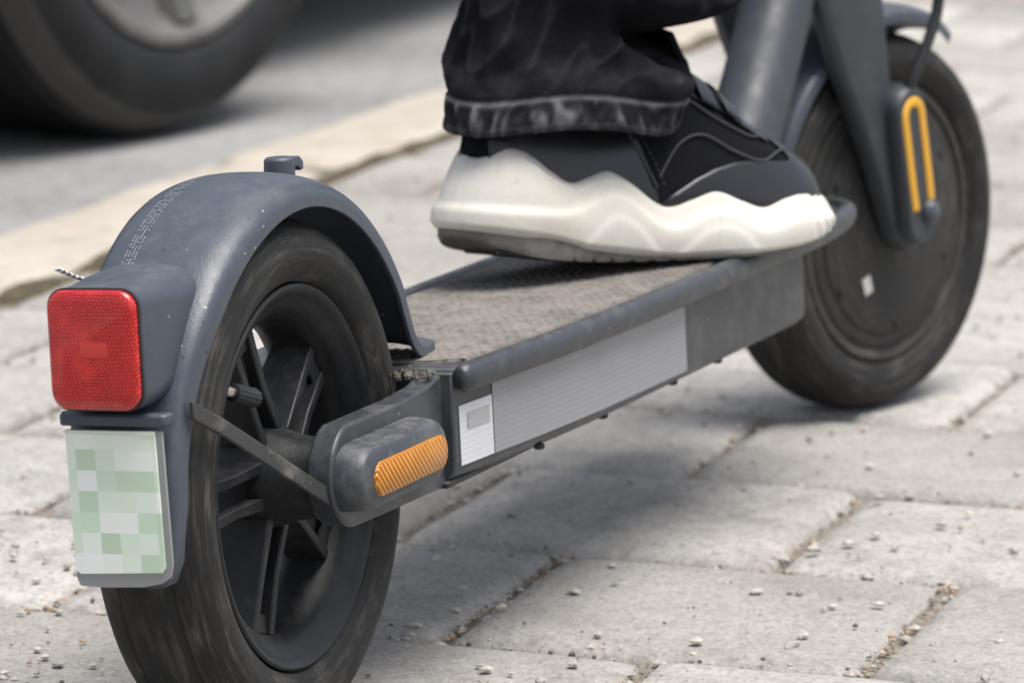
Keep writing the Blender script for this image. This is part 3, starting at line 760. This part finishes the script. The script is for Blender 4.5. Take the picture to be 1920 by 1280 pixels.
# labels on the right side
def side_lab(name, mat, x0, x1, z0, z1, d=.0004):
    y = lambda x: -(min(half_w(x) - .004, .0585)) - d
    n = 14; mb = MB(); top = [(lerp(x0, x1, i / n)) for i in range(n + 1)]
    mb.loft([[(x, y(x), z0(x)), (x, y(x), z1(x)), (x, y(x) + .0003, z1(x)), (x, y(x) + .0003, z0(x))] for x in top]); return obj(name, mb, mat, S, smooth=False)
side_lab('silver_label', M['label_grey'], .1355, .366, lambda x: .0945 - .006 * (x - .128), lambda x: .1258)
side_lab('white_label', M['label_white'], .103, .1345, lambda x: .0945, lambda x: .1205)
side_lab('label_block', M['label_block'], .110, .131, lambda x: .1095, lambda x: .1165, .0008)
for x in (.19, .27, .365, .43, .50):
    for sg in (-1, 1):
        mb = MB(); rings = [[(x + r_ * math.cos(a * .785), sg * .0515 + r_ * math.sin(a * .785), z) for a in range(8)] for z, r_ in ((.0885, .0026), (.0868, .0026), (.0862, .0018))]
        mb.loft(rings); obj('screw', mb, M['blackplastic'], S)
obj('bottom_cover', MB().box((.30, 0, .0872), (.41, .094, .0030)), M['blackplastic'], S, bevel=.001)
# --- neck and head tube
HB = Vector((.7480, 0, .2500)); rake = Vector((-.39, 0, .92)).normalized()
nk = spline([(.545, 0, .118), (.585, 0, .140), (.630, 0, .176), (.690, 0, .236), (.728, 0, .288), (.742, 0, .33)], 6)
obj('neck', MB().tube(nk, [lerp(.0225, .0195, min(1, i / 12)) for i in range(len(nk))], 28, (1.0, 1.08)), M['frontgrey'], S)
obj('head_tube', MB().tube([HB + rake * q for q in (.020, .024, .11, .114)], [.021, .0235, .0235, .021], 28), M['frontgrey'], S)
obj('stem', MB().tube([HB + rake * q for q in (.10, .16, .30)], [.0215, .0215, .0205], 28), M['frontgrey'], S)

# --- front end, steered to the right
STEER = -.3092; FL = .04467
FM = Matrix.Rotation(FL, 4, 'X') @ Matrix.Translation((WB, 0, AX)) @ Matrix.Rotation(STEER, 4, 'Z')
mp = [(.0796, -.0180), (.0796, -.0200), (.0780, -.0206), (.0755, -.0203), (.0740, -.0190), (.0725, -.0188), (.0712, -.0200), (.0690, -.0206), (.0640, -.0210), (.0630, -.0222), (.0560, -.0236), (.0400, -.0250), (.0250, -.0262), (.0180, -.0275), (.0130, -.0300), (.0001, -.0302)]
mp2 = [(r, -y) for r, y in mp]
fwheel = obj('wheel', MB().lathe(mp, 112).lathe(mp2, 112), M['motor'], S, matrix=FM, angle=35); tag(fwheel, 'front wheel with closed dusty motor cover')
obj('tyre', MB().lathe(T_PROF, 128), M['tyre'], fwheel, angle=60)
for k in range(6):
    a = R(35 + 60 * k); c = (.0590 * math.cos(a), -.0232, .0590 * math.sin(a))
    obj('bolt', MB().lathe([(.0001, -.0012), (.0012, -.0012), (.0014, -.0004), (.0026, -.0003), (.0028, .001)], 14, c), M['blackplastic'], fwheel)
obj('sticker', MB().box((-.026, -.0252, -.033), (.0075, .0006, .0100), Matrix.Rotation(R(-20), 3, 'Y')), M['whitetape'], fwheel)
obj('rim_ring', MB().lathe([(.0793, -.0204), (.0783, -.0211), (.0765, -.0212), (.0752, -.0207)], 112), M['ringdust'], fwheel)
# front fender
mb = MB(); rings = []
for i in range(28):
    a = R(lerp(58, 163, i / 27)); rr = .1165; hgt = .0075; w = .0290 * (1 if i < 26 else .93) * (.72 + .28 * min(1, i / 4))
    d = Vector((math.cos(a), 0, math.sin(a))); out = []; inn = []
    for j in range(19):
        t = math.sin(math.pi / 2 * (-1 + 2 * j / 18)); k = max(0, 1 - abs(t) ** 2.6) ** (1 / 2.6)
        out.append(d * (rr + hgt * k - (.003 if abs(t) > .999 else 0)) + Vector((0, w * t, 0))); inn.append(d * (rr + hgt * k - .0026) + Vector((0, w * t * .93, 0)))
    rings.append(out + inn[::-1])
mb.loft(rings); obj('front_fender', mb, M['fender'], S, bevel=.0006, matrix=FM, angle=50)
# fork: one bridge over the wheel and two tapering legs
mb = MB(); rings = []
for x, z, hx, y0, y1 in ((-.083, .200, .024, -.024, .024), (-.078, .178, .028, -.032, .032), (-.071, .158, .030, -.039, .039), (-.066, .145, .030, -.0415, .0415), (-.062, .134, .0295, -.042, .042)):
    rings.append([(x + hx * math.cos(2 * math.pi * k / 24) * (1 if True else 1), (y1) * math.sin(2 * math.pi * k / 24), z) if False else (x + hx * max(-1, min(1, 1.25 * math.cos(2 * math.pi * k / 24))), y1 * max(-1, min(1, 1.15 * math.sin(2 * math.pi * k / 24))), z) for k in range(24)])
mb.loft(rings); fork = obj('fork', mb, M['frontgrey'], S, bevel=.002, matrix=FM, angle=60)
for sg in (-1, 1):
    mb = MB(); rings = []
    for x, z, hx in ((-.0640, .140, .0300), (-.0580, .118, .0285), (-.0490, .092, .0235), (-.0360, .062, .0175), (-.0210, .030, .0150), (-.0100, .006, .0150), (-.0060, -.006, .0130), (-.0040, -.0135, .0070)):
        y0, y1 = sg * .0295, sg * .0415
        if z > .10: y0, y1 = sg * .0315, sg * .0420
        ring = [(x + u_ * hx, yc, z) for u_, yc in ((-1, y0), (-1, lerp(y0, y1, .6)), (-.85, y1 - sg * .0008), (-.5, y1), (.5, y1), (.85, y1 - sg * .0008), (1, lerp(y0, y1, .6)), (1, y0))]
        rings.append(ring)
    mb.loft(rings); obj('fork_leg', mb, M['frontgrey'], fork, bevel=.0012, angle=50)
    # rounded cover with an amber loop
    def cap_ring(yy, r_, grow=0):
        a_, b_ = Vector((-.0185, 0, .0660)), Vector((-.0060, 0, .0050)); ax = (a_ - b_).normalized(); px = Vector((ax.z, 0, -ax.x)); pts = []
        for k in range(11): q = R(180 * k / 10); p = a_ + (px * math.cos(q) + ax * math.sin(q)) * r_; pts.append((p.x, sg * yy, p.z))
        for k in range(11): q = R(180 + 180 * k / 10); p = b_ + (px * math.cos(q) + ax * math.sin(q)) * r_; pts.append((p.x, sg * yy, p.z))
        return pts
    mb = MB(); mb.loft([cap_ring(.0405, .0150), cap_ring(.0440, .0150), cap_ring(.0480, .0142), cap_ring(.0498, .0128)]); fc_ = obj('fork_cover', mb, M['blackplastic'] if False else M['frontgrey'], S, matrix=FM, angle=50)
    a_, b_ = Vector((-.0175, 0, .0640)), Vector((-.0070, 0, .0140)); ax = (a_ - b_).normalized(); px = Vector((ax.z, 0, -ax.x)); loop = []
    r_ = .0080; Y = Vector((0, sg * .0500, 0))
    loop.append(b_ + px * r_ * .95 + Y)
    for k in range(5): loop.append(b_.lerp(a_, (k + 1) / 5) + px * r_ + Y)
    for k in range(1, 10): q = R(180 * k / 10); loop.append(a_ + (px * math.cos(q) + ax * math.sin(q)) * r_ + Y)
    for k in range(5): loop.append(a_.lerp(b_, k / 5) - px * r_ + Y)
    loop.append(b_ - px * r_ * .95 - ax * .002 + Y)
    obj('amber_loop', MB().tube(loop, .0030, 10, (.95, .4), up=(0, 1, 0)), M['amber2'], fc_)
    mb = MB(); mb.lathe([(.0001, -.0045), (.0040, -.0042), (.0062, -.0025), (.0068, 0), (.0068, .004)], 20, (-.0015, 0, .0085)); 
    if sg > 0: mb.v = [(x, -y, z) for x, y, z in mb.v]
    mb.v = [(x, y + sg * .0508, z) for x, y, z in mb.v]; obj('axle_cap', mb, M['fender'], fc_)
obj('motor_cable', MB().tube(spline([(-.0190, -.0455, .0740), (-.0150, -.0480, .0860), (-.0030, -.0500, .1060), (.0060, -.0500, .1260), (.0080, -.0480, .1550), (-.0100, -.0420, .1900), (-.045, -.030, .225)], 6), .0033, 12), M['blackplastic'], S, matrix=FM)

# ------------------------------------------------------------------ rider: one trousered leg with its sneaker, standing on the deck
SR = Matrix.Rotation(LEAN, 4, 'X') @ Matrix.Translation((.2707, .0585, .1672)) @ Matrix.Rotation(R(-26), 4, 'Z') @ Matrix.Rotation(R(6), 4, 'Y')
# body: calf, ankle and foot inside the clothes
mb = MB(); mb.loft([[(cx + rx * math.cos(2 * math.pi * k / 20), ry * math.sin(2 * math.pi * k / 20), z) for k in range(20)] for cx, z, rx, ry in
    ((.150, .016, .085, .018), (.145, .024, .080, .018), (.122, .036, .050, .012), (.104, .055, .030, .013), (.100, .085, .030, .026), (.112, .120, .031, .028), (.135, .180, .040, .038), (.165, .260, .048, .046), (.190, .340, .050, .048), (.215, .400, .052, .050), (.225, .45, .058, .056))])
person = obj('person', mb, M['skin']); person.matrix_world = SR
tag(person, 'person in washed black jeans and black sneaker with thick white sole standing on scooter deck', 'person')

WT = [(.030, 0.), (.0312, .0075), (.034, .0145), (.0385, .0205), (.046, .0262), (.060, .0315), (.090, .0340), (.130, .0350), (.170, .0400), (.205, .0450), (.235, .0465), (.262, .0430), (.280, .0350), (.292, .0240), (.2985, .012), (.3005, 0.)]
def foot_outline(n):
    """points round the sole with parameter X, starting at the heel down the right side"""
    pts = []
    right = []
    for i in range(601):
        X = .030 + .2705 * (1 - math.cos(math.pi * i / 600)) / 2; right.append(Vector((X, -max(0, smooth_tab(WT, X)), 0)))
    L_ = [0]
    for a, b in zip(right, right[1:]): L_.append(L_[-1] + (b - a).length)
    out = []; h = n // 2; j = 0
    for k in range(h):
        q = L_[-1] * k / h
        while L_[j + 1] < q: j += 1
        f = (q - L_[j]) / max(1e-9, L_[j + 1] - L_[j]); out.append(right[j].lerp(right[j + 1], f))
    out.append(right[-1].copy())
    left = [Vector((p.x, -p.y * .96, 0)) for p in out[-2:0:-1]]
    return out + left
OUT = foot_outline(360)
ZT = [(.03, .0405), (.038, .0435), (.047, .0455), (.058, .0425), (.073, .0345), (.090, .0290), (.104, .0320), (.117, .0345), (.131, .0300), (.149, .0200), (.159, .0188), (.172, .0220), (.188, .0255), (.206, .0210), (.221, .0178), (.238, .0215), (.255, .0235), (.272, .0225), (.3005, .0225)]
ZB = [(.03, .0065), (.05, .0040), (.075, .0015), (.10, -.0030), (.15, -.0066), (.20, -.0056), (.245, -.0026), (.272, .0022), (.3005, .0110)]
ZO = [(.03, .0025), (.045, -.0030), (.065, -.0065), (.10, -.0085), (.15, -.0088), (.20, -.0074), (.24, -.0045), (.272, .0010), (.3005, .0095)]
CX = Vector((.165, 0, 0))
W2 = [(.03, .0175), (.055, .0165), (.080, .0160), (.092, .0185), (.106, .0235), (.117, .0245), (.128, .0210), (.142, .0120), (.153, .0085), (.164, .0100), (.176, .0145), (.188, .0160), (.200, .0130), (.214, .0075), (.226, .0085), (.240, .0120), (.262, .0130), (.30, .0130)]
W1 = [(.03, -.012), (.080, -.010), (.095, .002), (.108, .0115), (.117, .0130), (.127, .0095), (.142, -.002), (.150, -.008), (.162, -.003), (.176, .0060), (.188, .0080), (.200, .0050), (.214, -.004), (.30, -.006)]
def midsole():
    mb = MB(); rings = []; K = 40
    n = len(OUT)
    nrm = []
    for i, p in enumerate(OUT):
        t = (OUT[(i + 1) % n] - OUT[i - 1]); nrm.append(Vector((t.y, -t.x, 0)).normalized())
    for k in range(K + 1):
        f = k / K; ring = []
        for i, p in enumerate(OUT):
            X = p.x; zt, zb = smooth_tab(ZT, X), smooth_tab(ZB, X); z = lerp(zb, zt, f)
            # relief: a raised lower wave, a groove, a thin upper band
            w2 = smooth_tab(W2, X); w1 = smooth_tab(W1, X)
            off = .0027 / (1 + math.exp(max(-40, min(40, (z - w2) / .0008)))) + .0009 / (1 + math.exp(max(-40, min(40, (z - w1) / .0010)))) - .0007
            off += .0024 * math.sin(math.pi * min(1, f * 1.05)) - .0010
            # lean inwards towards the top, tucked at the foot of the wall
            lean_ = -.004 * f ** 1.5
            if X > .25: off += .0009 * math.sin((X + z * .7) * 2 * math.pi / .011) * min(1, (X - .25) / .02)
            back = max(0, 1 - (X - .03) / .035); lean_ += -.0105 * back * f ** 1.2 + .0015 * back
            edge = -.0025 * max(0, 1 - f / .08) - .0030 * max(0, (f - .90) / .10) ** 2
            q = p + nrm[i] * (off + lean_ + edge); ring.append((q.x, q.y, z))
        rings.append(ring)
    # roll the top edge inwards
    last = rings[-1]
    for s, dz in ((.965, .0003), (.93, -.0025), (.90, -.008)):
        rings.append([(lerp(CX.x, x, s), y * s, z + dz) for x, y, z in last])
    mb.loft(rings); return mb
upper_h = [(.044, .060), (.06, .068), (.10, .077), (.15, .082), (.180, .082), (.2047, .0735), (.2238, .0625), (.2392, .0548), (.2624, .0465), (.2790, .0372), (.2900, .0265), (.2965, .0185)]
UW = [(.044, .0120), (.048, .0165), (.056, .0200), (.070, .0232), (.095, .0260), (.130, .0280), (.170, .0330), (.205, .0380), (.235, .0395), (.262, .0360), (.280, .0280), (.291, .0170), (.297, .006)]
def upper_pt(X, t, grow=0.):
    """t -1 (right foot line) .. 1 (left)"""
    w = smooth_tab(UW, X) + grow
    zt = smooth_tab(upper_h, X) + grow; zb = .010
    a = t * math.pi / 2
    cy = math.copysign(abs(math.sin(a)) ** .62, a); cz = abs(math.cos(a)) ** .80
    narrow = 1 - .36 * cz ** 1.5 * min(1, max(0, (zt - .03) / .05))
    return Vector((X + .004 * (0 if X > .05 else cz), w * cy * narrow, zb + (zt - zb) * cz))
mb = MB(); nx = 70
def ufn(i, j): return upper_pt(.044 + (.297 - .044) * (1 - math.cos(math.pi * i)) / 2, -1 + 2 * j)
mb.grid(ufn, nx, 41)
mb.f.append(tuple(range(41)))
shoe = obj('sneaker', mb, M['textile'], person, solid=-.002, angle=70, matrix=Matrix.Translation((.1660, 0, 0)) @ Matrix.Diagonal((.89, 1, 1, 1)) @ Matrix.Translation((-.165, 0, 0))); tag(shoe, 'black low sneaker upper')
obj('midsole', midsole(), M['sole'], shoe, angle=60); 
mb = MB(); rings = []; n = len(OUT)
for lev, sc in ((0, .985), (1, .985), (2, .972)):
    ring = []
    for i, p in enumerate(OUT):
        X = p.x; zb, zo = smooth_tab(ZB, X), smooth_tab(ZO, X)
        z = (zb + .0006, lerp(zb, zo, .65), zo)[lev]
        notch = 0
        if lev == 2 and X > .085: notch = .0016 * (1 if (X * 1000 % 14) < 3.0 else 0)
        ring.append((lerp(CX.x, p.x, sc), p.y * (sc if lev < 2 else sc * .99), z + notch))
    rings.append(ring)
mb.loft(rings)
obj('outsole', mb, M['outsole'], shoe, angle=40)
# tread grooves under the heel and along the edge as dark ribs
for X in (.066, .084):
    mb = MB(); pts = []
    for k in range(9):
        t = -1 + 2 * k / 8; XX = X + .012 * (1 - t * t) * -1; w = smooth_tab(WT, max(.034, XX)) * .94; pts.append((XX + .006, w * t, smooth_tab(ZO, XX + .006) - .0002))
    obj('tread_groove', MB().tube(pts, .0007, 6), M['rim'], shoe)
# overlays: glossy toe and lacing panel, heel panel
def patch(name, mat, xl, xh, t0, t1, grow, n=26, m=12):
    mb = MB(); mb.grid(lambda i, j: (lambda t: upper_pt(lerp(xl(t), xh(t), i), t, grow))(lerp(t0, t1, j)), n, m)
    return obj(name, mb, mat, shoe, solid=.0005, angle=70)
patch('heel_panel', M['leather'], lambda t: .0435, lambda t: .135 + .040 * (abs(t) - .55) , -.98, -.20, .0009)
patch('heel_panel', M['leather'], lambda t: .0435, lambda t: .135 + .040 * (abs(t) - .55), .20, .98, .0009)
patch('toe_panel', M['leather'], lambda t: .243 - .100 * max(0, (abs(t) - .55)) / .45 - .012 * math.cos(t * 5), lambda t: .2972, -.97, .97, .0010, 24, 40)
patch('lacing_panel', M['leather'], lambda t: .166 + .05 * abs(t), lambda t: .252 - .03 * abs(t), -.42, .42, .0013, 20, 20)
def pipe(name, pts, r_=.0006, mat='piping'):
    obj(name, MB().tube(spline([upper_pt(x, t, .0016) for x, t in pts], 6), r_, 8), M[mat], shoe)
pipe('seam', [(.143, -.66), (.160, -.50), (.178, -.44), (.200, -.52), (.222, -.50), (.236, -.36), (.243, -.16)])
pipe('seam', [(.152, -.86), (.168, -.72), (.186, -.66), (.206, -.70), (.226, -.68), (.244, -.50), (.258, -.36), (.272, -.44), (.286, -.62)])
pipe('seam', [(.118, -.30), (.128, -.50), (.138, -.72), (.150, -.90)], .0006)
pipe('seam', [(.262, .1), (.272, -.16), (.282, -.40), (.290, -.70)], .0007)
for off_ in (.012,):
    for k in range(22):
        f = k / 21; X = lerp(.128, .158, f); t = lerp(-.34, -.88, f); a_ = upper_pt(X - .004, t, .0018); b_ = upper_pt(X - .004 + .0007, t - .012, .0018)
        obj('stitch', MB().tube([a_, b_], .00035, 5), M['piping'], shoe)
# straps and tongue over the instep
for X, hw in ((.196, .006), (.213, .0055)):
    mb = MB(); rings = []
    for k in range(15):
        t = -.46 + .92 * k / 14; c = upper_pt(X, t, .0030); f = upper_pt(X + hw, t, .0036); b = upper_pt(X - hw, t, .0042); up_ = Vector((0, 0, .0018))
        rings.append([b, f, f + up_, b + up_])
    mb.loft(rings); obj('strap', mb, M['leather'], shoe, bevel=.0006)
mb = MB(); rings = []
for k in range(9):
    t = k / 8; X = .182 - .012 * t; z = .084 + .022 * t; w = .024 - .004 * t; rings.append([(X, -w, z - .004), (X + .003, 0, z), (X, w, z - .004), (X - .004, w, z - .006), (X - .002, 0, z - .003), (X - .004, -w, z - .006)])
mb.loft(rings); obj('tongue', mb, M['textile'], shoe, bevel=.001)

# trousers: wide leg bunched over the shoe with a turned hem, a deep fold and puckers
NA, NH = 240, 170
HZ = .560
def jeans():
    rings = []; wear = []
    for i in range(NH):
        s = i / (NH - 1)
        h = .130 * (s / .72) if s < .72 else .130 + (HZ - .130) * ((s - .72) / .28) ** 1.3       # height above the hem, finer below
        cx = smooth_tab([(0, .1170), (.03, .1170), (.05, .1185), (.065, .1200), (.09, .126), (.14, .140), (.30, .185), (HZ, .240)], h)
        rx = smooth_tab([(0, .0680), (.02, .0680), (.038, .0680), (.055, .0660), (.075, .066), (.10, .068), (.15, .070), (.30, .075), (HZ, .090)], h)
        ry = smooth_tab([(0, .0470), (.02, .0475), (.05, .0480), (.10, .049), (.20, .056), (HZ, .078)], h)
        ring = []; wr = []
        for k in range(NA):
            a = 2 * math.pi * k / NA; ca, sa = math.cos(a), math.sin(a)
            front = max(0, ca)
            # elevation of the hem: higher over the instep
            z0 = .0525 + .016 * max(0, ca) ** 3 + .0025 * math.sin(3 * a + 1) 
            z = z0 + h
            d = 0.
            # deep fold across the front: in at h ~ .045, and the upper cloth hangs forward over it
            fa = max(0, math.cos(a + R(16))) ** .9
            hc = .036 - .004 * sa + .016 * (1 - fa)
            d -= .062 * fa ** 1.1 * math.exp(-((h - hc) / .0092) ** 2)
            d += .038 * front ** 1.4 * (1 / (1 + math.exp(-(h - .047) / .0025))) * math.exp(-max(0, h - .07) / .12)
            d += .008 * front * math.exp(-((h - .022) / .009) ** 2)
            # secondary diagonal folds
            nz = noise.noise(Vector((ca * 1.5 + h * 9, sa * 1.5 - h * 5, h * 16)))
            d += .0060 * nz * min(1, h / .03) - .0095 * max(0, -ca) * min(1, h / .03)
            d += .0035 * math.sin(2.2 * a + h * 70 + 2 * nz) * min(1, h / .03) * math.exp(-h / .25)
            n3 = noise.noise(Vector((ca * 3.2 - h * 20, sa * 3.2 + h * 24, h * 30 + 4))); d += .0038 * (1 - abs(n3) * 2.2) * min(1, max(0, h - .019) / .012) * math.exp(-h / .3) - .001
            # hem band: stands proud, puckered
            pk = noise.noise(Vector((a * 7.5 + h * 55, h * 75, 7))) * .75 + noise.noise(Vector((a * 19 - h * 60, h * 110, 2))) * .35 + math.sin(a * 27 + 11 * noise.noise(Vector((a * 3.1, h * 25, 1))) + h * 210) * .22
            band = 1 if h < .0160 else 0
            st = math.exp(-((h - .0168) / .0012) ** 2)
            d += band * (.0004 + .0022 * pk * math.sin(math.pi * min(1, h / .0160)) ** .5) - .0010 * st
            if h < .002: d -= .0008
            ring.append((cx + (rx + d) * ca, (ry + d) * sa, z))
            w_ = band * (.05 + 1.7 * max(0, pk - .05) + .18 * (1 if h < .0035 else 0)) + .75 * math.exp(-((h - .0152) / .0012) ** 2) + .14 * math.exp(-((h - .026) / .008) ** 2) + .09 * max(0, nz) + .13 * max(0, 1 - abs(n3) * 7) * math.exp(-h / .2)
            wr.append(max(0, min(1, w_)))
        rings.append(ring); wear.append(wr)
    # hem thickness turned inside
    inner = [(lerp(.1170, x, .965), y * .965, z + .0004) for x, y, z in rings[0]]; inner2 = [(lerp(.1170, x, .94), y * .94, z + .012) for x, y, z in rings[0]]
    return [inner2, inner] + rings, [[0] * NA, [.2] * NA] + wear
rg, wr = jeans()
mb = MB(); mb.loft(rg, caps=False)
me = bpy.data.meshes.new('trousers'); me.from_pydata(mb.v, [], mb.f); me.materials.append(M['denim'])
at = me.attributes.new('wear', 'FLOAT', 'POINT'); at.data.foreach_set('value', [w for r in wr for w in r])
for p in me.polygons: p.use_smooth = True
bm = bmesh.new(); bm.from_mesh(me); bmesh.ops.recalc_face_normals(bm, faces=bm.faces); bm.to_mesh(me); bm.free()
tr = bpy.data.objects.new('trousers', me); col.objects.link(tr); tr.parent = person; tag(tr, 'wide washed black jeans leg with puckered hem')

# ------------------------------------------------------------------ render settings
scene.render.engine = 'CYCLES'
scene.render.resolution_x = 1024; scene.render.resolution_y = 682
